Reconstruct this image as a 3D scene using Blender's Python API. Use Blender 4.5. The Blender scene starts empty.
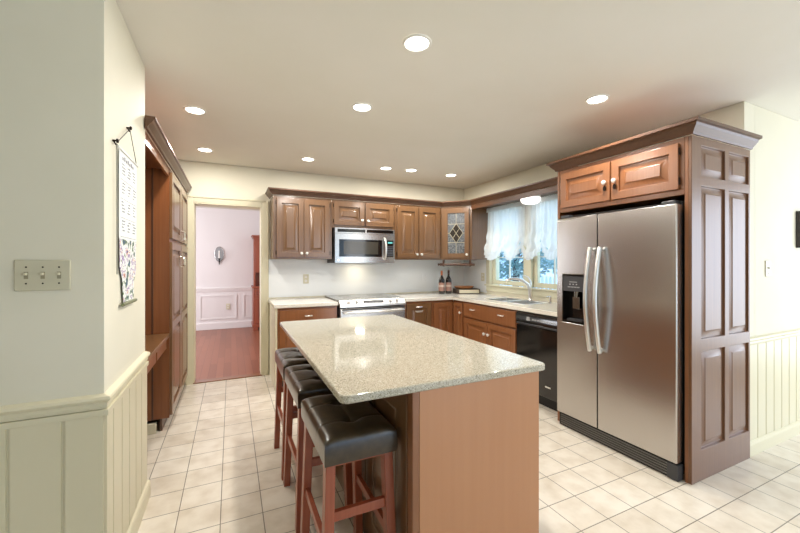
import bpy, bmesh, math, random
from mathutils import Vector, Matrix
R = math.radians
random.seed(7)
scene = bpy.context.scene
C = scene.collection

# ---------------------------------------------------------------- camera
cam_d = bpy.data.cameras.new('camera')
cam = bpy.data.objects.new('camera', cam_d); C.objects.link(cam)
cam_d.sensor_width = 36; cam_d.lens = 361/800*36; cam_d.shift_y = -4/800
cam_d.clip_start = 0.05
cam.location = (0, 0, 1.35)
cam.rotation_euler = (R(90), 0, R(-25.086))
scene.camera = cam
# ---------------------------------------------------------------- world, exposure
scene.view_settings.view_transform = 'Standard'
scene.view_settings.look = 'None'
scene.view_settings.exposure = 0.05
scene.view_settings.gamma = 1
scene.view_settings.use_curve_mapping = False
w = bpy.data.worlds.new('world'); scene.world = w; w.use_nodes = True
bg = w.node_tree.nodes['Background']
bg.inputs[0].default_value = (0.42, 0.68, 1.0, 1); bg.inputs[1].default_value = 2.0

def area(name, loc, rot, sx, sy, power, col, shape='RECTANGLE'):
    d = bpy.data.lights.new(name, 'AREA'); d.shape = shape; d.size = sx
    if shape == 'RECTANGLE': d.size_y = sy
    d.energy = power; d.color = col
    o = bpy.data.objects.new(name, d); C.objects.link(o); o.location = loc; o.rotation_euler = rot
    return o
# daylight through the window at right, plus two added fill lamps at the rear
area('daylight_right_window', (5.54, -.45, 1.25), (R(90), 0, R(90)), 2.7, 1.9, 60, (0.92, 0.94, 1.0))
area('rear_fill', (3.3, -2.95, 1.25), (R(90), 0, 0), 1.9, 2.1, 40, (1.0, 0.95, 0.88))  # added warm fill from the camera side
area('rear_left_bounce_fill', (-1.5, -2.95, 1.45), (R(90), 0, 0), 1.1, 1.1, 3, (1.0, 0.86, 0.72))  # added weak lamp standing in for warm bounced light
# daylight through the kitchen window
area('daylight_kitchen_window', (3.42, 3.3, 1.55), (R(90), 0, R(90)), 1.3, 1.0, 6, (0.55, 0.8, 1.0))
# area lights at both sides of the dining room, out of view
area('dining_light_left', (-2.4, 6.4, 1.5), (R(90), 0, R(-90)), 1.8, 1.5, 85, (0.93, 0.95, 1.0))
area('dining_light_right', (2.85, 6.2, 1.5), (R(90), 0, R(90)), 1.6, 1.5, 22, (0.96, 0.96, 1.0))
CANS = [(.867,1.646),(.862,2.493),(2.291,1.682),(-.242,3.067),(-.237,4.10),(.761,3.995),(1.679,3.981),(1.995,3.94),(2.573,3.943)]
CEIL = 2.48

# ---------------------------------------------------------------- materials
def lin(c):
    return tuple((v/255/12.92 if v/255 <= .04045 else ((v/255+.055)/1.055)**2.4) for v in c) + (1,)
MATS = {}
def mat(name, col=(200,200,200), rough=.5, metal=0, coat=0, **k):
    if name in MATS: return MATS[name]
    m = bpy.data.materials.new(name); m.use_nodes = True; MATS[name] = m
    b = m.node_tree.nodes['Principled BSDF']
    b.inputs['Base Color'].default_value = lin(col); b.inputs['Roughness'].default_value = rough
    b.inputs['Metallic'].default_value = metal; b.inputs['Coat Weight'].default_value = coat
    b.inputs['Coat Roughness'].default_value = k.get('coat_rough', .15)
    if 'spec' in k: b.inputs['Specular IOR Level'].default_value = k['spec']
    if 'trans' in k: b.inputs['Transmission Weight'].default_value = k['trans']
    if 'alpha' in k: b.inputs['Alpha'].default_value = k['alpha']
    if 'aniso' in k: b.inputs['Anisotropic'].default_value = k['aniso']
    if 'emit' in k:
        b.inputs['Emission Color'].default_value = lin(k.get('ecol', col)); b.inputs['Emission Strength'].default_value = k['emit']
    return m
def nodes(m): return m.node_tree.nodes, m.node_tree.links, m.node_tree.nodes['Principled BSDF']
def noisy(m, c1, c2, scale=(1,1,1), nscale=5, detail=4, p=(.35,.65), bump=0, rough_var=None, kind='noise', world=False):
    n, l, b = nodes(m)
    tc = n.new('ShaderNodeTexCoord'); mp = n.new('ShaderNodeMapping'); mp.inputs['Scale'].default_value = scale
    l.new(tc.outputs['Object'], mp.inputs[0])
    t = n.new('ShaderNodeTexNoise'); t.inputs['Scale'].default_value = nscale; t.inputs['Detail'].default_value = detail
    l.new(mp.outputs[0], t.inputs['Vector'])
    r = n.new('ShaderNodeValToRGB'); r.color_ramp.elements[0].position = p[0]; r.color_ramp.elements[1].position = p[1]
    r.color_ramp.elements[0].color = lin(c1); r.color_ramp.elements[1].color = lin(c2)
    l.new(t.outputs['Fac'], r.inputs[0]); l.new(r.outputs[0], b.inputs['Base Color'])
    if bump:
        bn = n.new('ShaderNodeBump'); bn.inputs['Strength'].default_value = bump; bn.inputs['Distance'].default_value = .01
        l.new(t.outputs['Fac'], bn.inputs['Height']); l.new(bn.outputs[0], b.inputs['Normal'])
    return m
def wood(name, c1, c2, rough=.35, coat=.3, vertical=True, ns=1.0, cr=.2):
    m = mat(name, c1, rough, 0, coat, coat_rough=cr)
    s = (40*ns, 40*ns, 1.4*ns) if vertical else (1.6*ns, 28*ns, 28*ns)
    return noisy(m, c1, c2, s, 1.6, 5, (.2,.8), .0)
M_wall = noisy(mat('wall_paint', (225,220,200), .75), (223,218,198), (228,223,204), nscale=2)
M_ceil = noisy(mat('ceiling_paint', (232,229,220), .8), (230,227,217), (234,231,223), nscale=1.2)
M_trim = mat('cream_gloss_trim', (219,212,184), .4)
M_back = mat('backsplash_white', (238,241,242), .35)
M_dwall = mat('dining_wall_paint', (226,221,221), .75)
M_dtrim = mat('dining_trim', (230,226,226), .5)
M_cab = wood('walnut_cabinet', (106,74,45), (122,88,57), .3, .5, cr=.14)
M_cabr = wood('cherry_cabinet_base', (128,80,46), (146,94,58), .3, .5)
M_side = wood('walnut_side_panel', (104,68,42), (118,80,51), .36, .3, cr=.3)
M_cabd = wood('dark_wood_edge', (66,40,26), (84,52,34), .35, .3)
M_cabh = wood('walnut_crown', (80,51,32), (98,65,42), .38, .15, False)
M_isl = wood('island_end_panel', (184,128,88), (190,135,94), .35, .35, True, .5)
M_pan = wood('desk_panel_wood', (112,62,30), (136,82,44), .35, .35, True, .6)
M_stool = wood('stool_red_wood', (146,68,42), (166,88,58), .35, .4)
M_hutch = wood('cherry_hutch', (136,66,46), (160,88,64), .35, .3)
M_steel = mat('stainless_steel', (194,191,188), .27, 1, 0, aniso=.3)
M_steelb = mat('bright_steel', (242,242,240), .3, 1)
M_chrome = mat('chrome', (235,235,235), .08, 1)
M_knobw = mat('polished_knob', (240,238,232), .15, .3)
M_black = mat('black_gloss', (14,13,13), .1, 0, .5)
M_blackm = mat('black_matte', (22,21,20), .5)
M_dgrey = mat('dark_grey_plastic', (58,58,60), .4)
M_iron = mat('dark_bronze', (40,30,24), .4, .8)
M_white = mat('white_plastic', (238,236,230), .4)
M_plate = mat('ivory_plate', (212,206,180), .35)
M_leather = noisy(mat('black_brown_leather', (60,47,31), .28, 0, .4), (52,41,27), (68,54,37), nscale=30, bump=.06)
M_lamp = mat('lamp_diffuser', (255,252,245), .5, emit=9, ecol=(255,250,240))
M_dome = mat('dome_glass_lit', (255,253,248), .3, emit=1.4, ecol=(255,252,248))
M_ring = mat('can_trim', (228,226,220), .5)
# granite worktop
def speck(name, base, dark, light, sc, rough=.08):
    m = mat(name, base, rough, 0, .3, coat_rough=.03); n, l, b = nodes(m)
    tc = n.new('ShaderNodeTexCoord')
    t = n.new('ShaderNodeTexVoronoi'); t.inputs['Scale'].default_value = sc; l.new(tc.outputs['Object'], t.inputs['Vector'])
    s = n.new('ShaderNodeSeparateColor'); l.new(t.outputs['Color'], s.inputs[0])
    r = n.new('ShaderNodeValToRGB'); e = r.color_ramp.elements
    e[0].position = 0; e[0].color = lin(dark); e[1].position = 1; e[1].color = lin(light)
    x = e.new(.28); x.color = lin(base); y = e.new(.75); y.color = lin(base)
    l.new(s.outputs[0], r.inputs[0]); l.new(r.outputs[0], b.inputs['Base Color'])
    return m
M_granite = speck('speckled_quartz', (186,180,162), (112,104,86), (222,217,202), 380)
M_counter = speck('pale_quartz', (236,231,220), (218,210,194), (244,240,232), 300, .12)
# floor tile: square tiles 0.205 m, real-size grout lines
TS = .2055
M_tile = mat('ceramic_floor_tile', (205,196,180), .3, 0, .15); n, l, b = nodes(M_tile)
tc = n.new('ShaderNodeTexCoord'); mp = n.new('ShaderNodeMapping'); mp.inputs['Location'].default_value = (.05+TS*60, -2.285+TS*60, 0)
l.new(tc.outputs['Object'], mp.inputs[0])
br = n.new('ShaderNodeTexBrick'); br.offset = 0; br.squash = 1
br.inputs['Scale'].default_value = 1; br.inputs['Brick Width'].default_value = TS; br.inputs['Row Height'].default_value = TS
br.inputs['Mortar Size'].default_value = .0025; br.inputs['Mortar Smooth'].default_value = .1
br.inputs['Color1'].default_value = lin((233,225,211)); br.inputs['Color2'].default_value = lin((222,212,196)); br.inputs['Mortar'].default_value = lin((130,122,108))
l.new(mp.outputs[0], br.inputs['Vector'])
nz = n.new('ShaderNodeTexNoise'); nz.inputs['Scale'].default_value = 9; nz.inputs['Detail'].default_value = 6
l.new(tc.outputs['Object'], nz.inputs['Vector'])
mx = n.new('ShaderNodeMix'); mx.data_type = 'RGBA'; mx.blend_type = 'MULTIPLY'; mx.inputs[0].default_value = .5
rp = n.new('ShaderNodeValToRGB'); rp.color_ramp.elements[0].position = .3; rp.color_ramp.elements[0].color = lin((214,204,190)); rp.color_ramp.elements[1].position = .6; rp.color_ramp.elements[1].color = (1,1,1,1)
l.new(nz.outputs['Fac'], rp.inputs[0]); l.new(br.outputs['Color'], mx.inputs[6]); l.new(rp.outputs[0], mx.inputs[7]); l.new(mx.outputs[2], b.inputs['Base Color'])
bp = n.new('ShaderNodeBump'); bp.inputs['Strength'].default_value = .35; bp.inputs['Distance'].default_value = .004; bp.invert = True
l.new(br.outputs['Fac'], bp.inputs['Height']); l.new(bp.outputs[0], b.inputs['Normal'])
# hardwood of the dining room
M_hard = mat('red_hardwood', (150,84,64), .38, 0, .1); n, l, b = nodes(M_hard)
tc = n.new('ShaderNodeTexCoord'); mp = n.new('ShaderNodeMapping'); mp.inputs['Rotation'].default_value = (0,0,R(90))
l.new(tc.outputs['Object'], mp.inputs[0])
br = n.new('ShaderNodeTexBrick'); br.offset = .37
br.inputs['Scale'].default_value = 1; br.inputs['Brick Width'].default_value = .9; br.inputs['Row Height'].default_value = .083; br.inputs['Mortar Size'].default_value = .0012
br.inputs['Color1'].default_value = lin((152,94,70)); br.inputs['Color2'].default_value = lin((134,80,58)); br.inputs['Mortar'].default_value = lin((88,44,32))
l.new(mp.outputs[0], br.inputs['Vector']); l.new(br.outputs['Color'], b.inputs['Base Color'])
# sheer curtain
M_sheer = bpy.data.materials.new('sheer_curtain'); M_sheer.use_nodes = True; n = M_sheer.node_tree.nodes; l = M_sheer.node_tree.links
n.remove(n['Principled BSDF']); out = n['Material Output']
df = n.new('ShaderNodeBsdfDiffuse'); df.inputs[0].default_value = lin((245,244,240))
tr = n.new('ShaderNodeBsdfTranslucent'); tr.inputs[0].default_value = lin((245,247,250))
tp = n.new('ShaderNodeBsdfTransparent'); a1 = n.new('ShaderNodeMixShader'); a1.inputs[0].default_value = .45
a2 = n.new('ShaderNodeMixShader'); a2.inputs[0].default_value = .14
l.new(df.outputs[0], a1.inputs[1]); l.new(tr.outputs[0], a1.inputs[2]); l.new(a1.outputs[0], a2.inputs[1]); l.new(tp.outputs[0], a2.inputs[2]); l.new(a2.outputs[0], out.inputs[0])
# window glass: thin, mostly clear
M_glass = bpy.data.materials.new('window_glass'); M_glass.use_nodes = True; n = M_glass.node_tree.nodes; l = M_glass.node_tree.links
n.remove(n['Principled BSDF']); out = n['Material Output']
gl = n.new('ShaderNodeBsdfGlossy'); gl.inputs['Roughness'].default_value = .02; tp = n.new('ShaderNodeBsdfTransparent')
ms = n.new('ShaderNodeMixShader'); ms.inputs[0].default_value = .05
l.new(tp.outputs[0], ms.inputs[1]); l.new(gl.outputs[0], ms.inputs[2]); l.new(ms.outputs[0], out.inputs[0])
M_lead = noisy(mat('leaded_pane', (96,100,104), .12, 0, .3), (66,70,74), (128,132,136), nscale=60, bump=.3)
M_leadd = mat('dark_leaded_pane', (34,24,20), .1, 0, .4)

# ---------------------------------------------------------------- mesh helpers
class MB:
    def __init__(s): s.bm = bmesh.new()
    def box(s, x0, y0, z0, x1, y1, z1, mt=None):
        vs = [s.bm.verts.new(p) for p in [(x0,y0,z0),(x1,y0,z0),(x1,y1,z0),(x0,y1,z0),(x0,y0,z1),(x1,y0,z1),(x1,y1,z1),(x0,y1,z1)]]
        if mt is not None:
            for v in vs: v.co = mt @ v.co
        for f in [(0,3,2,1),(4,5,6,7),(0,1,5,4),(1,2,6,5),(2,3,7,6),(3,0,4,7)]: s.bm.faces.new([vs[i] for i in f])
        return s
    def prism(s, pts, z0, z1, axis='z'):
        def P(a, b, c): return {'z': (a,b,c), 'y': (a,c,b), 'x': (c,a,b)}[axis]
        lo = [s.bm.verts.new(P(a,b,z0)) for a,b in pts]; hi = [s.bm.verts.new(P(a,b,z1)) for a,b in pts]
        s.bm.faces.new(lo[::-1]); s.bm.faces.new(hi)
        for i in range(len(pts)):
            j = (i+1) % len(pts); s.bm.faces.new([lo[i], lo[j], hi[j], hi[i]])
        return s
    def tube(s, pts, r, seg=10, caps=True):
        pts = [Vector(p) for p in pts]; rs = r if isinstance(r, (list, tuple)) else [r]*len(pts)
        rings = []; ref = None
        for i, p in enumerate(pts):
            d = (pts[min(i+1, len(pts)-1)] - pts[max(i-1, 0)]).normalized()
            if ref is None:
                ref = Vector((0,0,1)) if abs(d.z) < .9 else Vector((1,0,0))
            a = (ref - d*ref.dot(d)).normalized(); ref = a; b_ = d.cross(a)
            rings.append([s.bm.verts.new(p + (a*math.cos(t)+b_*math.sin(t))*rs[i]) for t in [2*math.pi*k/seg for k in range(seg)]])
        for q in range(len(rings)-1):
            for k in range(seg): s.bm.faces.new([rings[q][k], rings[q][(k+1)%seg], rings[q+1][(k+1)%seg], rings[q+1][k]])
        if caps: s.bm.faces.new(rings[0][::-1]); s.bm.faces.new(rings[-1])
        return s
    def lathe(s, prof, seg=20, mt=None, sx=1, sy=1):   # prof: (r,z) along local z
        rings = []
        for r, z in prof:
            rings.append([s.bm.verts.new(Vector((r*sx*math.cos(2*math.pi*k/seg), r*sy*math.sin(2*math.pi*k/seg), z))) for k in range(seg)])
        for q in range(len(rings)-1):
            for k in range(seg): s.bm.faces.new([rings[q][k], rings[q][(k+1)%seg], rings[q+1][(k+1)%seg], rings[q+1][k]])
        s.bm.faces.new(rings[0][::-1]); s.bm.faces.new(rings[-1])
        if mt is not None:
            for rg in rings:
                for v in rg: v.co = mt @ v.co
        return s
    def bar(s, a, b_, w, d, up=(0,0,1), w2=None, d2=None):   # rectangular bar from a to b
        a, b_ = Vector(a), Vector(b_); z = (b_-a).normalized(); u = Vector(up)
        if abs(u.dot(z)) > .95: u = Vector((0,1,0))
        x = (u - z*u.dot(z)).normalized(); y = z.cross(x)
        w2 = w2 or w; d2 = d2 or d
        vs = []
        for p, ww, dd in ((a,w,d),(b_,w2,d2)):
            for i, j in ((-1,-1),(1,-1),(1,1),(-1,1)): vs.append(s.bm.verts.new(p + x*i*ww/2 + y*j*dd/2))
        for f in [(0,3,2,1),(4,5,6,7),(0,1,5,4),(1,2,6,5),(2,3,7,6),(3,0,4,7)]: s.bm.faces.new([vs[i] for i in f])
        return s
    def sweep(s, path, prof):   # path: xy points; prof: (out, z), out is to the right of travel
        P = [Vector(p) for p in path]; rings = []
        for i, p in enumerate(P):
            d1 = (P[i]-P[i-1]).normalized() if i else (P[1]-P[0]).normalized()
            d2 = (P[i+1]-P[i]).normalized() if i < len(P)-1 else d1
            n1 = Vector((d1.y,-d1.x)); n2 = Vector((d2.y,-d2.x)); m = (n1+n2).normalized(); k = 1/max(m.dot(n1), .3)
            rings.append([s.bm.verts.new((p.x+m.x*o*k, p.y+m.y*o*k, z)) for o, z in prof])
        q = len(prof)
        for i in range(len(rings)-1):
            for k in range(q): s.bm.faces.new([rings[i][k], rings[i][(k+1)%q], rings[i+1][(k+1)%q], rings[i+1][k]])
        s.bm.faces.new(rings[0][::-1]); s.bm.faces.new(rings[-1])
        return s
    def panels(s, w, h, t, pans, x0=0, z0=0, y=0, groove=.017, slope=.034):   # front at y-t, back at y
        xs = sorted({0, w} | {p[0] for p in pans} | {p[2] for p in pans}); zs = sorted({0, h} | {p[1] for p in pans} | {p[3] for p in pans})
        V = {}
        def v(x, z, d): return s.bm.verts.new((x0+x, y-d, z0+z))
        def g(x, z):
            if (x,z) not in V: V[(x,z)] = v(x,z,t)
            return V[(x,z)]
        for i in range(len(xs)-1):
            for j in range(len(zs)-1):
                a, c, b_, d = xs[i], xs[i+1], zs[j], zs[j+1]
                ring = [g(a,b_), g(c,b_), g(c,d), g(a,d)]
                if any(p[0]-1e-6 <= a and c <= p[2]+1e-6 and p[1]-1e-6 <= b_ and d <= p[3]+1e-6 for p in pans):
                    sl = min(slope, (c-a)*.24, (d-b_)*.24)
                    for off, dep in ((.003, t-groove), (.013, t-groove), (.013+sl, t-.004), (.015+sl, t-.0005)):
                        nr = [v(a+off,b_+off,dep), v(c-off,b_+off,dep), v(c-off,d-off,dep), v(a+off,d-off,dep)]
                        for k in range(4): s.bm.faces.new([ring[k], ring[(k+1)%4], nr[(k+1)%4], nr[k]])
                        ring = nr
                s.bm.faces.new(ring)
        bk = [v(0,0,0), v(w,0,0), v(w,h,0), v(0,h,0)]
        fx = [[g(x,0) for x in xs], [g(w,z) for z in zs], [g(x,h) for x in xs[::-1]], [g(0,z) for z in zs[::-1]]]
        for k in range(4): s.bm.faces.new([bk[k], bk[(k+1)%4]] + fx[k][::-1])
        s.bm.faces.new(bk[::-1])
        return s
def obj(name, mb, m, parent=None, bevel=0, smooth=False, seg=2, label=None, kind=None):
    bm = mb.bm if isinstance(mb, MB) else mb
    bmesh.ops.recalc_face_normals(bm, faces=bm.faces)
    me = bpy.data.meshes.new(name); bm.to_mesh(me); bm.free()
    me.materials.append(m)
    if smooth:
        for p in me.polygons: p.use_smooth = True
        me.set_sharp_from_angle(angle=R(38))
    o = bpy.data.objects.new(name, me); C.objects.link(o)
    if parent: o.parent = parent
    if bevel:
        md = o.modifiers.new('bevel', 'BEVEL'); md.width = bevel; md.segments = seg; md.limit_method = 'ANGLE'; md.angle_limit = R(40)
        for p in me.polygons: p.use_smooth = True
        me.set_sharp_from_angle(angle=R(38))
    if label: o['label'] = label
    if kind: o['kind'] = kind
    return o
def tag(o, label, cat, group=None):
    o['label'] = label; o['category'] = cat
    if group: o['group'] = group
    return o
def thing(name, label, cat, loc=(0,0,0), rz=0, group=None):
    o = bpy.data.objects.new(name, None); C.objects.link(o); o.location = loc; o.rotation_euler = (0,0,rz)
    o.empty_display_size = .1
    return tag(o, label, cat, group)
def struct(name, mb, m, parent=None, **k):
    o = obj(name, mb, m, parent, **k)
    if not parent: o['kind'] = 'structure'
    return o
def dup(root, loc, rz=None, label=None):
    r = root.copy(); C.objects.link(r); r.location = loc
    if rz is not None: r.rotation_euler = (0,0,rz)
    if label: r['label'] = label
    for ch in list(root.children):
        c = ch.copy(); C.objects.link(c); c.parent = r
        for g in ch.children:
            d = g.copy(); C.objects.link(d); d.parent = c
    return r
def text(body, size, m, parent, loc, rot, name='lettering', ex=.0004):
    cu = bpy.data.curves.new(name, 'FONT'); cu.body = body; cu.size = size; cu.extrude = ex; cu.align_x = 'CENTER'; cu.align_y = 'CENTER'
    cu.materials.append(m)
    o = bpy.data.objects.new(name, cu); C.objects.link(o); o.location = loc; o.rotation_euler = rot
    if parent: o.parent = parent
    return o

# ================================================================ SETTING
struct('floor', MB().prism([(-3.2,-3.1),(5.6,-3.1),(5.6,1.33),(3.33,1.33),(3.33,4.655),(-3.2,4.655)],-.1,0), M_tile)
struct('floor_dining', MB().box(-3.2,4.662,-.1, 3.2,8.4,-.002), M_hard)
struct('trim_1', MB().box(-.383,4.60,.001, .337,4.70,.010), M_cabr)        # threshold strip
struct('ceiling', MB().prism([(-3.2,-3.1),(5.6,-3.1),(5.6,1.38),(3.40,1.38),(3.40,4.75),(-3.2,4.75)],CEIL,CEIL+.1), M_ceil)
struct('ceiling_dining', MB().box(-3.2,4.76,2.44, 3.2,8.4,2.54), M_ceil)
# left wall block: its end faces the camera, its long side carries the calendar
struct('wall_left', MB().box(-3.2,1.77,0, -.45,2.514,CEIL-.002), M_wall)
struct('wall_recess', MB().box(-1.25,2.516,0, -1.09,4.655,CEIL-.002), M_wall)
struct('wall_far_left', MB().box(-3.3,-3.1,0, -3.2,1.77,CEIL-.002), M_wall)
# back wall with doorway
DX0, DX1, DZ = -.383, .337, 2.02
wb = MB(); wb.box(-1.09,4.62,0, DX0,4.75,CEIL-.002); wb.box(DX1,4.62,0, 3.25,4.75,CEIL-.002); wb.box(DX0,4.62,DZ, DX1,4.75,CEIL-.002)
struct('wall_back', wb, M_wall)
# right wall with window opening
WY0, WY1, WZ0, WZ1 = 2.62, 3.98, 1.03, 2.10
wr = MB(); wr.box(3.25,1.265,0, 3.40,WY0,CEIL-.002); wr.box(3.25,WY1,0, 3.40,4.75,CEIL-.002)
wr.box(3.25,WY0,0, 3.40,WY1,WZ0); wr.box(3.25,WY0,WZ1, 3.40,WY1,CEIL-.002)
struct('wall_right', wr, M_wall)
struct('wall_right_return', MB().box(3.402,1.265,0, 5.6,1.38,CEIL-.002), M_wall)
wfr = MB(); wfr.box(5.6,-3.1,0, 5.7,-1.85,CEIL-.002); wfr.box(5.6,.95,0, 5.7,1.38,CEIL-.002); wfr.box(5.6,-1.85,0, 5.7,.95,.25); wfr.box(5.6,-1.85,2.25, 5.7,.95,CEIL-.002)
struct('wall_far_right', wfr, M_wall)
ff_ = MB()
for y in (-1.85,-.92,.0,.89): ff_.box(5.61,y,.25, 5.67,y+.06,2.25)
ff_.box(5.61,-1.85,.25, 5.67,.95,.31); ff_.box(5.61,-1.85,2.19, 5.67,.95,2.25)
struct('window_4', ff_, M_trim)
# rear wall (behind the camera) with glazed doors and a window added to let light in
wk = MB(); wk.box(-3.2,-3.2,0, -2.1,-3.1,CEIL-.002); wk.box(-.9,-3.2,0, .9,-3.1,CEIL-.002); wk.box(4.3,-3.2,0, 5.6,-3.1,CEIL-.002)
wk.box(-2.1,-3.2,0, -.9,-3.1,.85); wk.box(-2.1,-3.2,2.05, -.9,-3.1,CEIL-.002); wk.box(.9,-3.2,2.3, 4.3,-3.1,CEIL-.002)
struct('wall_rear', wk, M_wall)
fr = MB()
for x in (.9, 2.0, 3.1, 4.2): fr.box(x,-3.16,0.0, x+.1,-3.10,2.3)
fr.box(.9,-3.16,2.2, 4.3,-3.10,2.3); fr.box(-2.1,-3.16,.85,-2.04,-3.10,2.05); fr.box(-.96,-3.16,.85,-.9,-3.10,2.05); fr.box(-1.53,-3.16,.85,-1.47,-3.10,2.05)
struct('added_window_3', fr, M_trim)  # unseen frames of the added rear glazing
# dining room walls
struct('wall_dining_back', MB().box(-3.2,8.2,0, 3.2,8.3,2.44), M_dwall)
struct('wall_dining_left', MB().box(-3.3,4.76,0, -3.2,8.3,2.44), M_dwall)
struct('wall_dining_right', MB().box(3.1,4.76,0, 3.2,8.2,2.44), M_dwall)
struct('wall_dining_front', (lambda b: (b.box(-3.2,4.752,0, DX0,4.80,2.438), b.box(DX1,4.752,0, 3.1,4.80,2.438), b.box(DX0,4.752,DZ, DX1,4.80,2.438), b)[-1])(MB()), M_dwall)
# doorway casing and jamb
cs = MB()
cw = .072
cs.box(DX0-cw,4.60,0, DX0,4.62,DZ+cw); cs.box(DX1,4.60,0, DX1+cw,4.62,DZ+cw); cs.box(DX0,4.60,DZ, DX1,4.62,DZ+cw)
cs.box(DX0-cw,4.592,0, DX0-cw+.018,4.60,DZ+cw); cs.box(DX1+cw-.018,4.592,0, DX1+cw,4.60,DZ+cw); cs.box(DX0-cw+.018,4.592,DZ+cw-.018, DX1+cw-.018,4.60,DZ+cw)
cs.box(DX0,4.60,0.012, DX0+.014,4.81,DZ); cs.box(DX1-.014,4.60,0.012, DX1,4.81,DZ); cs.box(DX0+.014,4.60,DZ-.014, DX1-.014,4.81,DZ)
struct('trim_2', cs, M_trim, bevel=.003)

# wainscot: grooved boards, chair rail, baseboard --------------------------------
RAIL = [(0,.765),(.010,.765),(.014,.780),(.012,.790),(.022,.797),(.026,.806),(.022,.815),(.012,.818),(.0,.822)]
BASE = [(0,0),(.016,0),(.016,.075),(.010,.090),(0,.095)]
def boards(path_a, path_b, start, pitch, z0, z1, out):   # grooved sheet from a to b along one axis
    a, b_ = Vector(path_a), Vector(path_b); L = (b_-a).length; d = (b_-a)/L; nrm = Vector((d.y,-d.x))
    pts = [(0,0)]; x = start
    pts = [(0, out)]
    while x < L-.01:
        pts += [(x-.006,out),(x-.004,out-.008),(x+.004,out-.008),(x+.006,out)]; x += pitch
    pts += [(L,out),(L,0.0005),(0,0.0005)]
    mb = MB(); mb.prism([tuple(a + d*u + nrm*o) for u, o in pts], z0, z1); return mb
# left wall, end face (normal -Y) then long face (normal +X)
struct('trim_3', boards((-1.9,1.77), (-.45,1.77), .114, .152, .0, .757, .012), M_trim)
struct('trim_4', boards((-.45,1.77), (-.45,2.514), .085, .130, .0, .757, .010), M_trim)
fz = MB(); fz.sweep([(-1.9,1.7695),(-.4495,1.7695),(-.4495,2.514)], [(0,.757),(.018,.757),(.018,.780),(0,.780)]); struct('trim_5', fz, M_trim, bevel=.002)
struct('trim_6', MB().sweep([(-1.9,1.7695),(-.4495,1.7695),(-.4495,2.514)], [(o, z+.0165) for o, z in RAIL]), M_trim)
struct('baseboard_left', MB().sweep([(-.439,1.775),(-.439,2.514)], BASE), M_trim)
# right return wall, normal -Y
struct('trim_7', boards((3.262,1.265), (5.55,1.265), .03, .125, .0, .765, .010), M_trim)
struct('trim_8', MB().sweep([(3.262,1.2645),(5.55,1.2645)], RAIL), M_trim)
struct('baseboard_right', MB().sweep([(3.262,1.2545),(5.55,1.2545)], BASE), M_trim)
struct('baseboard_recess', MB().box(-1.085,3.395,0, -.535,3.416,.082), M_trim, bevel=.004)
# dining room wainscot
dn = MB(); dn.sweep([(-3.1,8.1995),(3.0,8.1995)], [(0,0),(.02,0),(.02,.12),(.012,.14),(0,.14)])
dn.sweep([(-3.1,8.1995),(3.0,8.1995)], [(0,.76),(.012,.76),(.03,.82),(.03,.835),(0,.84)])
for k in range(-4, 4):
    x0 = -.63+k*.80+.06; x1 = x0+.68
    for a in ((x0,.20,x1,.225),(x0,.665,x1,.69),(x0,.225,x0+.025,.665),(x1-.025,.225,x1,.665)): dn.box(a[0],8.187,a[1], a[2],8.1995,a[3])
struct('trim_9', dn, M_dtrim)
# backsplash panels
struct('trim_10', MB().box(.412,4.613,.926, 3.249,4.6195,1.388), M_back)
struct('trim_11', MB().box(3.2435,4.07,.926, 3.2495,4.612,1.388), M_back)

# kitchen window ------------------------------------------------------------------
wc = MB(); X = 3.25
ca, cb = 2.56, 4.06
wc.box(X-.02,cb-.08,.955, X-.0005,cb,2.16); wc.box(X-.02,ca,.955, X-.0005,ca+.08,2.16)
wc.box(X-.02,ca+.08,2.09, X-.0005,cb-.08,2.16); wc.box(X-.02,ca+.08,.955, X-.0005,cb-.08,1.04)
wc.box(X-.045,ca-.01,1.030, X-.0005,cb+.01,1.050)                              # stool ledge
wc.box(X-.01,3.235,1.05, X+.10,3.345,2.09)                                     # mullion
struct('window_1', wc, mat('window_cream', (212,209,184), .4), bevel=.003)
def sash(y0, y1, z0, z1, nx, nz):
    f = MB(); t = .058
    f.box(X+.03,y0,z0, X+.075,y0+t,z1); f.box(X+.03,y1-t,z0, X+.075,y1,z1); f.box(X+.03,y0+t,z0, X+.075,y1-t,z0+t); f.box(X+.03,y0+t,z1-t, X+.075,y1-t,z1)
    o = struct('window_frame', f, MATS['window_cream'], bevel=.003)
    g = MB()
    for k in range(1, nx): yy = y0+t+(y1-y0-2*t)*k/nx; g.box(X+.042,yy-.007,z0+t, X+.062,yy+.007,z1-t)
    for k in range(1, nz): zz = z0+t+(z1-z0-2*t)*k/nz; g.box(X+.0425,y0+t,zz-.007, X+.0615,y1-t,zz+.007)
    struct('muntins', g, mat('muntin_white', (225,228,222), .4), o)
    struct('pane', MB().box(X+.050,y0+t,z0+t, X+.053,y1-t,z1-t), M_glass, o)
    return o
s1 = sash(3.347, 3.978, 1.052, 2.088, 2, 3); s2 = sash(2.642, 3.233, 1.052, 2.088, 2, 3)
s1.name = 'window_2'; s2.name = 'window_5'
cr = MB(); cr.box(X+.005,3.70,1.055, X+.028,3.80,1.075); cr.tube([(X+.012,3.75,1.075),(X+.0,3.72,1.083),(X-.004,3.60,1.078)], .004)
obj('crank_handle', cr, MATS['window_cream'], s1, smooth=True)

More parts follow.
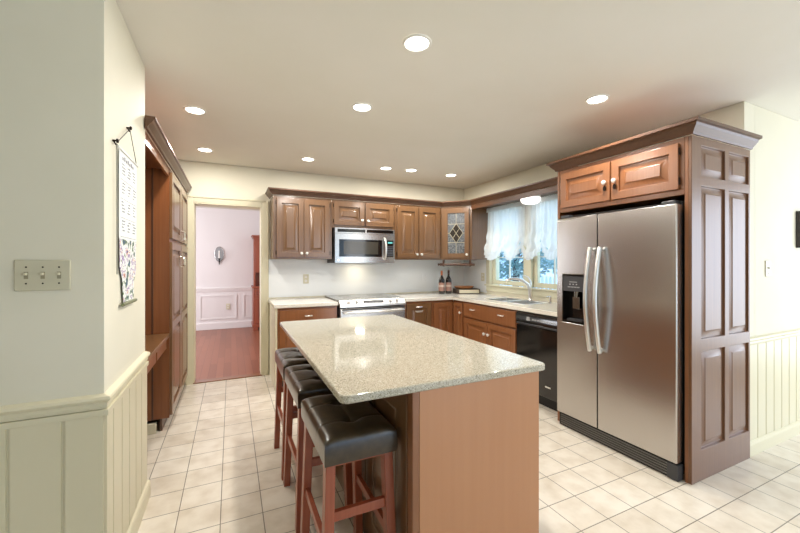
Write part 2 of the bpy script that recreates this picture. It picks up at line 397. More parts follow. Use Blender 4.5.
# ================================================================ CABINETRY
def knob(parent, x, z, y=0, drop=False):
    mt = Matrix.Translation((x, y, z)) @ Matrix.Rotation(R(90), 4, 'X')
    o = obj('knob', MB().lathe([(.0055,0),(.0055,.010),(.014,.016),(.017,.022),(.0155,.028),(.008,.032)], 16, mt), M_knobw, parent, smooth=True)
    if drop:
        mb = MB().lathe([(.0035,0),(.006,.004),(.0035,.010)], 10, Matrix.Translation((x, y-.012, z-.034)) @ Matrix.Rotation(0, 4, 'X'))
        mb.prism([(x+.012*math.cos(a)*1.0, z-.045+.017*math.sin(a)) for a in [k*math.pi/8 for k in range(16)]], y-.015, y-.010, 'y')
        obj('drop', mb, M_iron, o, label='dark oval drop below the knob')
    return o
def pull(parent, x, z, y=0, w=.07):
    mb = MB().tube([(x-w/2,y,z),(x-w/2,y-.018,z),(x-w/2+.012,y-.026,z),(x+w/2-.012,y-.026,z),(x+w/2,y-.018,z),(x+w/2,y,z)], .0065, 8)
    return obj('handle', mb, M_steelb, parent, smooth=True, label='polished metal pull')
def hinges(parent, x, z0, z1, y):
    for z in (z0, z1):
        obj('hinge', MB().tube([(x,y-.004,z-.022),(x,y-.004,z+.022)], .005, 8), M_iron, parent, smooth=True)
def door(parent, x, z, w, h, m, y=0, t=.02, fr=.058, split=None, knobpos=None, drop=False, name='door', hx=None, pull_at=None):
    if split is None: pans = [(fr, fr, w-fr, h-fr)] if fr else []
    else: pans = [(fr, fr, w-fr, split-fr/2), (fr, split+fr/2, w-fr, h-fr)]
    o = obj(name, MB().panels(w, h, t, pans, x, z, y), m, parent, bevel=.002)
    if knobpos: knob(o, x+knobpos[0], z+knobpos[1], y-t, drop)
    if pull_at: pull(o, x+pull_at[0], z+pull_at[1], y-t)
    if hx is not None: hinges(o, x + (-.004 if hx == 'l' else w+.004), z+.05, z+h-.05, y-t*.4)
    return o
def carcass(root, w, z0, z1, d, m, name='body'):
    return obj(name, MB().box(0,0,z0, w,d,z1), m, root, bevel=.002)
UZ0, UZ1, UY, UD = 1.390, 2.115, 4.290, .328
DT = .02
# --- wall cabinets
t = thing('wall_cabinet', 'tall two-door walnut wall cabinet nearest the doorway', 'cabinet', (.430,UY,0), 0, 'walnut wall cabinets along the back wall')
carcass(t, .672, UZ0, UZ1, UD, M_cab)
door(t, .035, 1.412, .300, .672, M_cab, knobpos=(.272,.045), hx='l'); door(t, .340, 1.412, .300, .672, M_cab, knobpos=(.028,.045), hx='r')
t = thing('wall_cabinet', 'short two-door walnut cabinet directly above the microwave', 'cabinet', (1.104,UY,0), 0, 'walnut wall cabinets along the back wall')
carcass(t, .826, 1.772, UZ1, UD, M_cab)
door(t, .020, 1.805, .385, .285, M_cab, knobpos=(.350,.065), hx='l', fr=.06); door(t, .420, 1.805, .385, .285, M_cab, knobpos=(.030,.065), hx='r', fr=.06)
t = thing('wall_cabinet', 'two-door walnut wall cabinet between microwave and leaded glass corner cabinet', 'cabinet', (1.932,UY,0), 0, 'walnut wall cabinets along the back wall')
carcass(t, .700, UZ0, UZ1, UD, M_cab)
door(t, .030, 1.412, .312, .672, M_cab, knobpos=(.284,.045), hx='l'); door(t, .352, 1.412, .318, .672, M_cab, knobpos=(.028,.045), hx='r')
# diagonal corner cabinet
A = Vector((2.640,4.287)); B = Vector((2.935,3.992))
t = thing('corner_cabinet', 'diagonal corner wall cabinet with leaded glass door', 'cabinet', (0,0,0))
cc = MB()
pent = [(A.x,A.y),(B.x,B.y),(3.242,3.992),(3.242,4.611),(2.640,4.611)]
cc.prism(pent, UZ0, UZ0+.018); cc.prism(pent, UZ1-.018, UZ1); cc.prism([(p[0],p[1]+.02) if p[0]<3 else p for p in pent], 1.74, 1.755)
cc.box(2.640,4.293,UZ0+.018, 2.655,4.611,UZ1-.018); cc.box(2.94,3.992,UZ0+.018, 3.242,4.007,UZ1-.018)
cc.box(2.655,4.600,UZ0+.018, 3.242,4.611,UZ1-.018); cc.box(3.231,4.007,UZ0+.018, 3.242,4.600,UZ1-.018)
obj('body', cc, M_cab, t)
L = (B-A).length; ang = math.atan2(B.y-A.y, B.x-A.x)
MD = Matrix.Translation((A.x,A.y,0)) @ Matrix.Rotation(ang, 4, 'Z')
def diag(mb):
    for v in mb.bm.verts: v.co = MD @ v.co
    return mb
ff = MB(); ff.box(0,-.002,UZ0, .03,.016,UZ1); ff.box(L-.03,-.002,UZ0, L,.016,UZ1); ff.box(.03,-.002,UZ0, L-.03,.016,UZ0+.02); ff.box(.03,-.002,UZ1-.03, L-.03,.016,UZ1)
obj('face_frame', diag(ff), M_cab, t)
x0, x1, z0, z1, fw = .032, L-.032, 1.412, 2.084, .062
dm = MB(); dm.box(x0,-.022,z0, x0+fw,-.003,z1); dm.box(x1-fw,-.022,z0, x1,-.003,z1); dm.box(x0+fw,-.022,z0, x1-fw,-.003,z0+fw); dm.box(x0+fw,-.022,z1-fw, x1-fw,-.003,z1)
dd = obj('door', diag(dm), M_cab, t, bevel=.002)
gx0, gx1, gz0, gz1 = x0+fw, x1-fw, z0+fw, z1-fw; gm = (gx0+gx1)/2; gh = gz1-gz0
obj('pane', diag(MB().box(gx0,-.013,gz0, gx1,-.010,gz1)), M_lead, dd, label='grey textured leaded pane')
dia = MB()
cz = gz0+gh*.5; dw_, dh_ = (gx1-gx0)*.40, gh*.24
def rhomb(mb, cx, cz_, w_, h_, y0, y1): mb.prism([(cx-w_,cz_),(cx,cz_-h_),(cx+w_,cz_),(cx,cz_+h_)], y0, y1, 'y')
for (ox, oz) in ((0,.5),(0,-.5),(-.5,0),(.5,0)): rhomb(dia, gm+ox*dw_, cz+oz*dh_, dw_*.46, dh_*.46, -.0155, -.0132)
obj('diamond_glass', diag(dia), M_leadd, dd, label='dark diamond glass')
ld = MB()
def seg(a, b_): ld.tube([(a[0],-.0155,a[1]),(b_[0],-.0155,b_[1])], .0032, 6)
for f_ in (.27, .73): seg((gx0,gz0+gh*f_),(gx1,gz0+gh*f_))
seg((gx0,cz),(gm-dw_,cz)); seg((gm+dw_,cz),(gx1,cz)); seg((gm,gz0),(gm,cz-dh_)); seg((gm,cz+dh_),(gm,gz1))
pL,pR,pT,pB = (gm-dw_,cz),(gm+dw_,cz),(gm,cz+dh_),(gm,cz-dh_)
for a, b_ in ((pL,pT),(pT,pR),(pR,pB),(pB,pL)): seg(a,b_)
seg((gm-dw_/2,cz+dh_/2),(gm+dw_/2,cz-dh_/2)); seg((gm-dw_/2,cz-dh_/2),(gm+dw_/2,cz+dh_/2))
obj('leading', diag(ld), mat('lead_came', (205,196,170), .35, .5), dd, smooth=True)
mk = MB(); mk.lathe([(.0055,0),(.0055,.010),(.014,.016),(.017,.022),(.0155,.028),(.008,.032)], 16, Matrix.Translation((x1-.028,-.022,z0+.045)) @ Matrix.Rotation(R(90),4,'X'))
obj('knob', diag(mk), M_knobw, dd, smooth=True)
# paper towel bar under it
tb = MB()
o_ = thing('paper_towel_holder', 'dark turned wooden paper towel bar hanging under the corner cabinet', 'towel holder', (0,0,0))
br_ = MB()
for u in (.02, L-.03):
    obj('bracket', diag(MB().prism([(-.020,1.3885),(-.020,1.318),(-.010,1.296),(.018,1.296),(.028,1.318),(.032,1.3885)], u, u+.020, 'x')), M_cabd, o_, bevel=.002)
pr = [(.011,0),(.021,.014),(.010,.024),(.020,.034),(.0175,.05)]
rb = MB(); Lx = L+.09
rb.lathe(pr + [(.0175,Lx-.05),(.020,Lx-.034),(.010,Lx-.024),(.021,Lx-.014),(.010,Lx)], 14, Matrix.Translation((-.05,.004,1.322)) @ Matrix.Rotation(R(90),4,'Y'))
obj('rod', diag(rb), M_cabd, o_, smooth=True)
# valance board bridging corner cabinet and refrigerator cabinet
vb = MB(); vb.box(2.925,2.235,2.062, 2.940,3.990,2.115); vb.box(2.940,2.235,2.0965, 3.248,3.990,2.115)
tag(obj('valance_board', vb, M_cabh, bevel=.002), 'long walnut valance board spanning above the sink window', 'valance board')
CROWN = [(0,0),(.012,0),(.016,.012),(.040,.036),(.046,.050),(.056,.054),(.056,.068),(0,.068)]
cp = [(o, 2.1165+z) for o, z in CROWN]
tag(obj('crown_moulding', MB().sweep([(.428,4.618),(.428,UY-.002),(2.640,UY-.002),(2.932,3.985),(2.923,3.98),(2.923,2.30)][:4]+[(2.9245,2.30)], cp), M_cabh),
    'dark walnut crown moulding running along the back wall cabinets and over the window', 'crown moulding')

# --- refrigerator surround
FX, FY0, FY1 = 2.53, 1.232, 2.225
t = thing('refrigerator_surround', 'tall walnut refrigerator enclosure with raised-panel side and top doors', 'cabinet', (FX,FY1,0), -math.pi/2)
W = FY1-FY0; D = 3.246-FX
# side panel at local x from W-.036 to W : built with its face toward -Y world = local +x
sp = MB()
px = [(.105,.385),(.435,.695)]
rows = [(.19,.80),(.875,1.825),(1.885,2.075)]
sp.panels(D, 2.125, .018, [(a,c,b_,d) for a, b_ in px for c, d in rows], slope=.032, groove=.015)
for v in sp.bm.verts: v.co = Matrix.Translation((W-.018,0,0)) @ Matrix.Rotation(R(90),4,'Z') @ v.co
obj('side_panel', sp, M_side, t, bevel=.002)
obj('side_stile', MB().box(W-.038,0.0,0, W-.0181,D,2.125), M_cabr, t, bevel=.002)
obj('left_panel', MB().box(0,0,0, .02,D,2.125), M_cabr, t)
obj('top_body', MB().box(.021,.002,1.770, W-.039,D,2.125), M_cabr, t, bevel=.002)
dl = (W-.040-.02-.05)/2
door(t, .045, 1.806, dl-.006, .285, M_cabr, knobpos=(dl-.038,.135), drop=True, hx='l', fr=.055, y=.002)
door(t, .045+dl+.006, 1.806, dl-.006, .285, M_cabr, knobpos=(.032,.135), drop=True, hx='r', fr=.055, y=.002)
CR2 = [(0,0),(.010,0),(.014,.012),(.040,.042),(.046,.056),(.062,.060),(.062,.078),(0,.078)]
tag(obj('crown_moulding', MB().sweep([(3.30,FY1+.002),(FX-.002,FY1+.002),(FX-.002,FY0-.002),(3.30,FY0-.002)][0:4] if False else [(2.96,FY1+.002),(FX-.002,FY1+.002),(FX-.002,FY0-.002),(3.245,FY0-.002)], [(o, 2.1265+z) for o, z in CR2]), M_cabh),
    'thick walnut crown moulding capping the refrigerator enclosure', 'crown moulding')

# --- base cabinets, back wall
BZ = .868; BY = 3.975; BD = .643
def base_cab(label, loc, rz, w, m=M_cabr, group='base cabinets', toe=True):
    t = thing('base_cabinet', label, 'cabinet', loc, rz, group)
    obj('body', MB().box(0,0,.10, w,BD-.003,BZ), m, t, bevel=.002)
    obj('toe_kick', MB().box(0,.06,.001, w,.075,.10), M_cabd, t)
    return t
t = base_cab('base cabinet with one wide drawer under the counter beside the doorway', (.440,BY,0), 0, .640)
obj('drawer', MB().panels(.60,.15,.02,[], .02,.695,0), M_cabr, t, bevel=.003); pull(t.children[-1], .32,.775,-.02)
door(t, .02,.12,.297,.56, M_cabr, knobpos=(.27,.50)); door(t, .323,.12,.297,.56, M_cabr, knobpos=(.027,.50))
obj('side_panel', MB().box(-.022,-.002,.001, -.001,BD-.003,BZ), M_trim, t, label='cream painted end panel')
t = base_cab('base cabinet front with cup pull immediately right of the range', (1.922,BY,0), 0, .385)
d_ = door(t, .02,.12,.345,.72, M_cab, fr=.06, pull_at=(.17,.68))
cpull = MB().prism([(.13,.755),(.145,.735),(.225,.735),(.24,.755)], -.045, -.0205, 'y'); obj('cup_pull', cpull, M_steelb, d_, bevel=.004, label='wide metal cup pull')
t = base_cab('narrow one-door base cabinet in the back corner beneath the bottles', (2.310,BY,0), 0, .320)
door(t, .02,.12,.275,.72, M_cabr, fr=.058)
t = base_cab('narrow one-door base cabinet facing left, between corner and sink cabinet', (2.632,3.972,0), -math.pi/2, .235)
BDR = .61
for ch in list(t.children):
    if ch.name.startswith('body'):
        for v in ch.data.vertices:
            if v.co.y > .3: v.co.y = BDR
door(t, .015,.12,.205,.72, M_cabr, fr=.05, knobpos=(.180,.60))
t = base_cab('wide sink base cabinet with two false drawer pulls and two doors', (2.632,3.735,0), -math.pi/2, .935)
for ch in list(t.children):
    if ch.name.startswith('body'):   # open trough for the sink bowls
        bpy.data.objects.remove(ch)
sb = MB(); sb.box(0,0,.10, .018,BDR,BZ); sb.box(.917,0,.10, .935,BDR,BZ); sb.box(.018,0,.10,.917,BDR,.118); sb.box(.018,0,.118,.917,.018,BZ); sb.box(.018,BDR-.012,.118,.917,BDR,BZ)
obj('body', sb, M_cabr, t)
dr = obj('drawer', MB().panels(.895,.165,.02,[], .02,.685,0), M_cabr, t, bevel=.004); pull(dr, .20,.785,-.02); pull(dr, .70,.785,-.02)
door(t, .02,.12,.443,.545, M_cabr, knobpos=(.413,.42)); door(t, .472,.12,.443,.545, M_cabr, knobpos=(.030,.42))

# --- perimeter worktops
CZ0, CZ1 = .870, .910
mb = MB().box(.405,3.945,CZ0, 1.085,4.612,CZ1)
tag(obj('worktop', mb, M_counter, bevel=.006, seg=3), 'short pale quartz worktop between doorway and range', 'worktop')
SINK = [(2.775,2.885,3.105,3.165),(2.775,3.215,3.105,3.495)]
mb = MB(); xs = [2.60,2.775,3.105,3.2425]; ys = [2.236,2.885,3.165,3.215,3.495,3.945]
for i in range(3):
    for j in range(5):
        if i == 1 and j in (1,3): continue
        mb.box(xs[i],ys[j],CZ0, xs[i+1],ys[j+1],CZ1)
mb.box(1.918,3.945,CZ0, 2.60,4.612,CZ1); mb.box(2.60,3.945,CZ0, 3.2425,4.612,CZ1)
bmesh.ops.remove_doubles(mb.bm, verts=mb.bm.verts, dist=1e-5)
inner = [f for f in mb.bm.faces if any(g is not f and set(g.verts) == set(f.verts) for g in f.verts[0].link_faces)]
bmesh.ops.delete(mb.bm, geom=inner, context='FACES')
bmesh.ops.dissolve_limit(mb.bm, angle_limit=.01, verts=mb.bm.verts, edges=mb.bm.edges)
tag(obj('worktop', mb, M_counter, bevel=.005, seg=3), 'L-shaped pale quartz worktop running through the corner to the refrigerator', 'worktop')
# sink
t = thing('sink', 'stainless double-bowl sink set into the worktop below the window', 'sink', (2.94,3.19,.91))
for (a,b_,c,d) in SINK:
    m_ = MB(); a -= 2.94; c -= 2.94; b_ -= 3.19; d -= 3.19; e = .004; zz = -.17
    m_.box(a+.001,b_+.001,zz, c-.001,d-.001,zz+e)
    m_.box(a+.001,b_+.001,zz+e, a+e,d-.001,.001); m_.box(c-e,b_+.001,zz+e, c-.001,d-.001,.001); m_.box(a+e,b_+.001,zz+e, c-e,b_+e,.001); m_.box(a+e,d-e,zz+e, c-e,d-.001,.001)
    bo = obj('bowl', m_, M_steelb, t)
    obj('drain', MB().lathe([(.035,zz+e+.0005),(.035,zz+e+.004),(.025,zz+e+.004),(.02,zz+e+.002)], 18, Matrix.Translation(((a+c)/2,(b_+d)/2,0))), M_steel, bo, smooth=True)
rm = MB(); a,b_,c,d = -.18,-.325,.18,.325
rm.box(a,b_,.0005, a+.018,d,.004); rm.box(c-.018,b_,.0005, c,d,.004); rm.box(a+.018,b_,.0005, c-.018,b_+.023,.004); rm.box(a+.018,d-.023,.0005, c-.018,d,.004); rm.box(a+.018,-.022,.0005, c-.018,.022,.004)
obj('rim', rm, M_steelb, t, bevel=.0015)
# faucet
t = thing('faucet', 'chrome single-lever kitchen faucet with long arched spout', 'faucet', (3.155,3.165,.911))
obj('base', MB().lathe([(.030,0),(.030,.006),(.024,.014),(.020,.05),(.022,.09)], 20), M_steelb, t, smooth=True)
sp_ = [(0,0,.08),(-.004,.0,.13),(-.03,.01,.185),(-.08,.03,.228),(-.14,.055,.25),(-.20,.08,.252),(-.245,.098,.238),(-.262,.105,.222)]
obj('spout', MB().tube(sp_, [.022,.022,.020,.017,.015,.014,.015,.015], 14), M_steelb, t, smooth=True)
obj('lever', MB().tube([(.0,0,.10),(.006,.002,.17),(.006,.004,.225),(-.012,.02,.268),(-.045,.04,.285),(-.065,.055,.287)], [.020,.017,.011,.009,.008,.007], 12), M_steelb, t, smooth=True)
t = thing('soap_dispenser', 'small steel soap dispenser on the worktop beside the faucet', 'soap dispenser', (3.12,2.84,.911))
obj('base', MB().lathe([(.017,0),(.017,.005),(.011,.01),(.010,.05)], 16), M_steel, t, smooth=True)
obj('nozzle', MB().tube([(0,0,.05),(0,0,.066),(-.02,.0,.072),(-.06,0,.066)], [.012,.011,.006,.005], 10), M_steel, t, smooth=True)

# --- dishwasher
t = thing('dishwasher', 'black dishwasher between the sink cabinet and refrigerator', 'dishwasher', (2.620,2.796,0), -math.pi/2)
obj('body', MB().box(.001,.02,.10, .558,.61,.866), M_blackm, t)
obj('door', MB().box(.003,-.018,.115, .556,.019,.735), M_black, t, bevel=.004)
cpn = obj('control_panel', MB().prism([(-.026,.742),(.019,.742),(.019,.864),(-.012,.864),(-.026,.84)], .003, .556, 'x'), M_black, t, bevel=.003)
hb = MB().box(.02,-.036,.748, .54,-.027,.762); obj('handle', hb, M_dgrey, cpn, bevel=.003)
bt = MB()
for k in range(9): bt.box(.22+k*.032,-.0285,.800, .238+k*.032,-.0262,.812)
obj('indicator_block', MB().box(.15,-.0285,.79,.19,-.0262,.825), mat('pale_marks', (170,170,170), .4), cpn)
obj('button_row', bt, mat('pale_marks', (170,170,170), .4), cpn)
obj('badge', MB().box(.37,-.020,.21, .43,-.0182,.222), M_steelb, t)
obj('toe_kick', MB().box(.003,.05,.002, .556,.065,.098), M_blackm, t)

# ================================================================ RANGE
t = thing('range', 'stainless slide-in range with four knobs on its front panel', 'range', (1.500,3.95,0))
obj('body', MB().box(-.405,-.002,.06, .405,.655,.868), M_dgrey, t)
ck = obj('cooktop', MB().box(-.413,.03,.912, .415,.655,.926), mat('cooktop_glass', (120,116,110), .12, .5, .5), t, bevel=.003)
for x, y, r in ((-.2,.2,.10),(.2,.2,.08),(-.2,.48,.08),(.2,.48,.10)):
    obj('burner_ring', MB().tube([(x+r*math.cos(k*math.pi/16), y+r*math.sin(k*math.pi/16), .9262) for k in range(33)], .0008, 4), M_dgrey, ck)
obj('rail', MB().box(-.405,.03,.870, .405,.65,.911), M_blackm, t)
cpn = obj('control_panel', MB().prism([(-.050,.845),(.028,.845),(.028,.922),(.005,.924),(-.050,.866)], -.405, .405, 'x'), M_steelb, t, bevel=.003)
sl = math.atan2(.058, .055)      # panel slope
def on_panel(x, s): return Matrix.Translation((x, -.050+.055*s, .866+.058*s)) @ Matrix.Rotation(math.pi/2-(math.pi/2-sl), 4, 'X')
for x in (-.30,-.21,.215,.30):
    obj('knob', MB().lathe([(.022,0),(.022,.004),(.017,.006),(.015,.022),(.006,.024)], 18, on_panel(x,.5)), M_steel, cpn, smooth=True)
obj('display', MB().box(-.125,-.02,0.0004, .125,.02,.0022, on_panel(0,.52)), M_dgrey, cpn)
for x_, st_, y_ in ((-.11,.017,-.012),(.02,.014,.004)):
    dg = MB()
    for k in range(7): dg.box(x_+k*st_,y_,.0022, x_+k*st_+.009,y_+.006,.0026, on_panel(0,.52))
    obj('button_row', dg, mat('pale_marks'), cpn)
dr = obj('oven_door', MB().box(-.40,-.040,.20, .40,-.003,.830), M_steel, t, bevel=.005)
obj('door_window', MB().box(-.27,-.0425,.36, .27,-.0402,.66), M_black, dr)
obj('handle', MB().tube([(-.36,-.041,.785),(-.36,-.085,.790),(-.33,-.092,.790),(.33,-.092,.790),(.36,-.085,.790),(.36,-.041,.785)], .012, 10), M_steelb, dr, smooth=True)
obj('door_vent', MB().box(-.39,-.0425,.812, .39,-.0402,.826), M_blackm, dr)
obj('warming_drawer', MB().box(-.40,-.036,.075, .40,-.003,.190), M_steel, t, bevel=.004)
obj('foot', MB().box(-.38,.03,.001, .38,.6,.06), M_blackm, t)

# ================================================================ MICROWAVE
t = thing('microwave', 'stainless over-the-range microwave with curved handle', 'microwave', (1.104+.413,4.288,1.345))
x0, x1 = -.394, .384
obj('body', MB().box(x0,-.055,0, x1,.325,.424), M_dgrey, t)
cv = lambda x: -.062 - .020*(1-(x/.39)**2)
def curved(mb, xa, xb, za, zb, th=.012, off=0, n=12):
    xs = [xa+(xb-xa)*k/n for k in range(n+1)]
    pts = [(x, cv(x)-off) for x in xs] + [(x, cv(x)-off+th) for x in xs[::-1]]
    mb.prism(pts, za, zb); return mb
fr = obj('front_frame', curved(MB(), x0, x1, .002, .355, .02), M_steel, t, smooth=True)
obj('door_glass', curved(MB(), -.345, .205, .075, .285, .004, .0035), M_black, fr, smooth=True, label='dark door window')
obj('inner_window', curved(MB(), -.29, .15, .105, .26, .002, .0047), mat('mw_window', (70,66,58), .15), fr, smooth=True)
obj('keypad', curved(MB(), .268, .365, .075, .285, .004, .0035), M_black, fr, smooth=True, label='black keypad')
kp = MB()
for r in range(6):
    for c in range(3): curved(kp, .278+c*.028, .298+c*.028, .088+r*.022, .100+r*.022, .002, .0052, 2)
obj('button_row', kp, mat('mw_keys', (92,96,104), .4), fr)
obj('clock', curved(MB(), .285, .35, .245, .265, .002, .0052, 2), mat('mw_clock', (90,170,170), .3, emit=.6), fr)
obj('handle', MB().tube([(.236,-.078,.045),(.236,-.105,.06),(.238,-.122,.12),(.240,-.125,.18),(.238,-.122,.24),(.236,-.105,.30),(.236,-.078,.315)], [.010,.012,.014,.015,.014,.012,.010], 12), M_steelb, fr, smooth=True)
obj('badge', MB().lathe([(.010,0),(.010,.002)], 18, Matrix.Translation((-.355,cv(-.355)-.0005,.035)) @ Matrix.Rotation(R(90),4,'X')), M_chrome, fr)
vt = obj('vent_panel', curved(MB(), x0, x1, .358, .424, .02), M_steel, t, smooth=True)
vg = MB(); curved(vg, x0+.03, -.02, .372, .410, .003, .0028); curved(vg, .0, x1-.02, .372, .410, .003, .0028)
obj('vent_grille', vg, M_black, vt, smooth=True)
wl = area('microwave_worklight', (1.5,4.42,1.343), (0,0,0), .12, .06, 1.3, (1.0,.86,.62))

# ================================================================ REFRIGERATOR
t = thing('refrigerator', 'stainless side-by-side refrigerator with black dispenser in its left door', 'refrigerator', (2.47,2.180,0), -math.pi/2)
W = .897; split = .367
obj('body', MB().box(.004,.075,.03, W-.004,.75,1.735), M_blackm, t, bevel=.004)
# doors built with a softly rounded edge; left door has the dispenser opening
def fdoor(x0, x1, z0, z1, hole=None):
    mb = MB()
    if hole is None: mb.box(x0,0,z0, x1,.068,z1)
    else:
        a,b_,c,d = hole
        mb.box(x0,0,z0, x1,.068,b_); mb.box(x0,0,d, x1,.068,z1); mb.box(x0,0,b_, a,.068,d); mb.box(c,0,b_, x1,.068,d); mb.box(a,.055,b_, c,.068,d)
        bmesh.ops.remove_doubles(mb.bm, verts=mb.bm.verts, dist=1e-5)
    return mb
HX0, HX1, HZ0, HZ1 = .055, .270, .868, 1.252
# left door as an extruded frame so its face stays unbroken
def frame_door(x0, x1, z0, z1, a, b_, c, d, y0, y1):
    bm = bmesh.new()
    O = [(x0,z0),(x1,z0),(x1,z1),(x0,z1)]; I = [(a,b_),(c,b_),(c,d),(a,d)]
    vf = [[bm.verts.new((p[0],y,p[1])) for p in S] for y in (y0,y1) for S in (O,I)]
    of, inf, ob, ib = vf
    for k in range(4):
        j = (k+1)%4
        bm.faces.new([of[k],of[j],inf[j],inf[k]]); bm.faces.new([ob[k],ob[j],ib[j],ib[k]])
        bm.faces.new([of[k],of[j],ob[j],ob[k]]); bm.faces.new([inf[k],inf[j],ib[j],ib[k]])
    return bm
d1 = obj('freezer_door', frame_door(.0,split-.003,.112,1.712, HX0,HZ0,HX1,HZ1, 0,.068), M_steel, t, bevel=.007, seg=3)
d2 = obj('fridge_door', MB().box(split+.003,0,.112, W,.068,1.712), M_steel, t, bevel=.007, seg=3)
def fhandle(x, par, s):
    pts = [(x,.001,.715),(x,-.022,.700)]; n = 16
    for k in range(n+1): u = k/n; pts.append((x,-.030-.050*math.sin(math.pi*u), .690+.770*u))
    pts += [(x,-.022,1.452),(x,.001,1.438)]
    obj('handle', MB().tube(pts, [.009,.012]+[.0155]*(n+1)+[.012,.009], 12), M_steelb, par, smooth=True)
fhandle(split-.038, d1, -1); fhandle(split+.042, d2, 1)
# dispenser
dp = MB(); dp.box(HX0+.001,.056,HZ0+.001, HX1-.001,.066,HZ1-.001); dp.box(HX0+.001,-.003,HZ0+.001, HX1-.001,.056,HZ0+.014)
dp.box(HX0+.001,-.003,HZ0+.014, HX0+.010,.056,HZ1-.001); dp.box(HX1-.010,-.003,HZ0+.014, HX1-.001,.056,HZ1-.001); dp.box(HX0+.010,-.003,HZ1-.012, HX1-.010,.056,HZ1-.001)
ds = obj('dispenser', dp, M_black, d1, label='black ice and water dispenser')
obj('dispenser_panel', MB().box(HX0+.011,-.001,1.120, HX1-.011,.050,HZ1-.013), M_dgrey, d1)
mk = MB()
for k in range(8): mk.box(HX0+.055+k*.014,-.0022,1.150, HX0+.064+k*.014,-.0012,1.158)
for k in range(3): mk.box(HX0+.070+k*.03,-.0022,1.172, HX0+.082+k*.03,-.0012,1.180)
mk.box(HX0+.07,-.0022,1.192, HX0+.14,-.0012,1.197)
obj('dispenser_marks', mk, mat('pale_marks'), d1)
pd = MB(); pd.tube([(HX0+.11,.04,1.12),(HX0+.11,.03,1.07)], [.026,.018], 12); pd.box(HX0+.075,.026,.98, HX0+.14,.034,1.075); obj('drip_tray', MB().box(HX0+.04,.006,HZ0+.015, HX0+.175,.05,HZ0+.03), M_dgrey, d1)
obj('dispenser_paddle', pd, mat('paddle_chrome', (150,145,140), .15, 1), d1, bevel=.003)
gr = obj('base_grille', MB().box(.01,.02,.004, W-.01,.07,.105), M_blackm, t)
gs = MB()
for k in range(5): gs.box(.03,.012,.018+k*.017, W-.03,.0198,.026+k*.017)
obj('grille_slats', gs, mat('grille_grey', (110,108,104), .35, .5), gr, bevel=.001)
obj('foot_cover', MB().box(W-.06,.008,.004, W+.002,.072,.1), M_dgrey, gr, bevel=.004)
for x in (.02, W-.10): obj('hinge_cover', MB().box(x,.02,1.713, x+.08,.12,1.738), M_dgrey, t, bevel=.006)

# ================================================================ LEFT BUILT-IN : pantry, desk, header crown
PX = -.45
t = thing('pantry_cabinet', 'tall four-door walnut pantry cabinet beside the doorway', 'cabinet', (PX,3.420,0), math.pi/2)
PW = 1.165
obj('body', MB().box(0.001,0,.10, PW,.63,2.115), M_pan, t)
obj('side_seam', MB().box(-.003,.108,.10, .0005,.120,2.115), M_cabd, t)
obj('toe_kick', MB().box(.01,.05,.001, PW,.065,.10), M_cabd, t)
hw = PW/2
for k in (0, 1):
    x = .012+k*hw
    o1 = door(t, x, 1.545, hw-.018, .535, M_cab, fr=.06); o2 = door(t, x, .115, hw-.018, 1.400, M_cab, fr=.06, split=.72)
    hx = x + (hw-.05 if k == 0 else .032)
    for o_, z in ((o1,1.60),(o2,1.36)): obj('handle', MB().tube([(hx,-.02,z-.045),(hx,-.045,z-.04),(hx,-.048,z),(hx,-.045,z+.04),(hx,-.02,z+.045)], .0055, 8), M_chrome, o_, smooth=True)
t = thing('desk', 'built-in wooden desk shelf in the recess beside the pantry', 'desk', (PX,2.518,0), math.pi/2)
obj('desktop', MB().box(0,-.004,.752, .896,.618,.782), M_cab, t, bevel=.004)
obj('apron', MB().box(0,.028,.655, .896,.046,.752), M_pan, t)
for k in (0,1): obj('drawer', MB().panels(.40,.075,.014,[], .025+k*.44,.665,.0275), M_pan, t, bevel=.003)
hd = MB(); hd.box(-.47,2.518,2.045, -.452,3.417,2.115); hd.box(-1.070,2.518,2.097, -.47,3.417,2.115)
tag(obj('desk_header', hd, M_pan), 'wooden header board spanning the open desk recess above the desk', 'header board')
tag(obj('crown_moulding', MB().sweep([(-.4445,2.47),(-.4445,4.590)], [(o*1.0, 2.1165+z) for o, z in [(0,0),(.012,0),(.016,.014),(.036,.038),(.042,.052),(.052,.056),(.052,.070),(0,.070)]]), M_cabh),
    'walnut crown moulding over the pantry and desk recess', 'crown moulding')
obj_b = MB().box(-1.088,2.516,.0, -1.072,3.418,2.115)
tag(obj('recess_back_panel', obj_b, M_pan), 'brown wooden back panel lining the desk recess', 'panel')

# ================================================================ ISLAND
IX0, IX1, IY0, IY1 = .600, 1.222, 1.175, 2.745
t = thing('kitchen_island', 'brown wooden island base under the speckled quartz top', 'island', (0,0,0))
obj('body', MB().box(IX0+.02,IY0+.012,.0, IX1,IY1,.880), M_cabr, t)
obj('end_panel', MB().box(IX0+.030,IY0,.0, IX1,IY0+.011,.880), M_isl, t, label='plain lighter brown end panel')
obj('corner_post', MB().box(IX0,IY0,.0, IX0+.029,IY0+.04,.880), M_cabr, t, bevel=.003)
sd = MB(); n_ = 4; Ls = IY1-IY0-.05
sd.panels(Ls, .880, .019, [(.06+k*(Ls-.06)/n_, .13, (k+1)*(Ls-.06)/n_, .80) for k in range(n_)], groove=.010, slope=.03)
for v in sd.bm.verts: v.co = Matrix.Translation((IX0+.0195, IY1, 0)) @ Matrix.Rotation(-math.pi/2, 4, 'Z') @ v.co
obj('side_panel', sd, M_cab, t, bevel=.002)
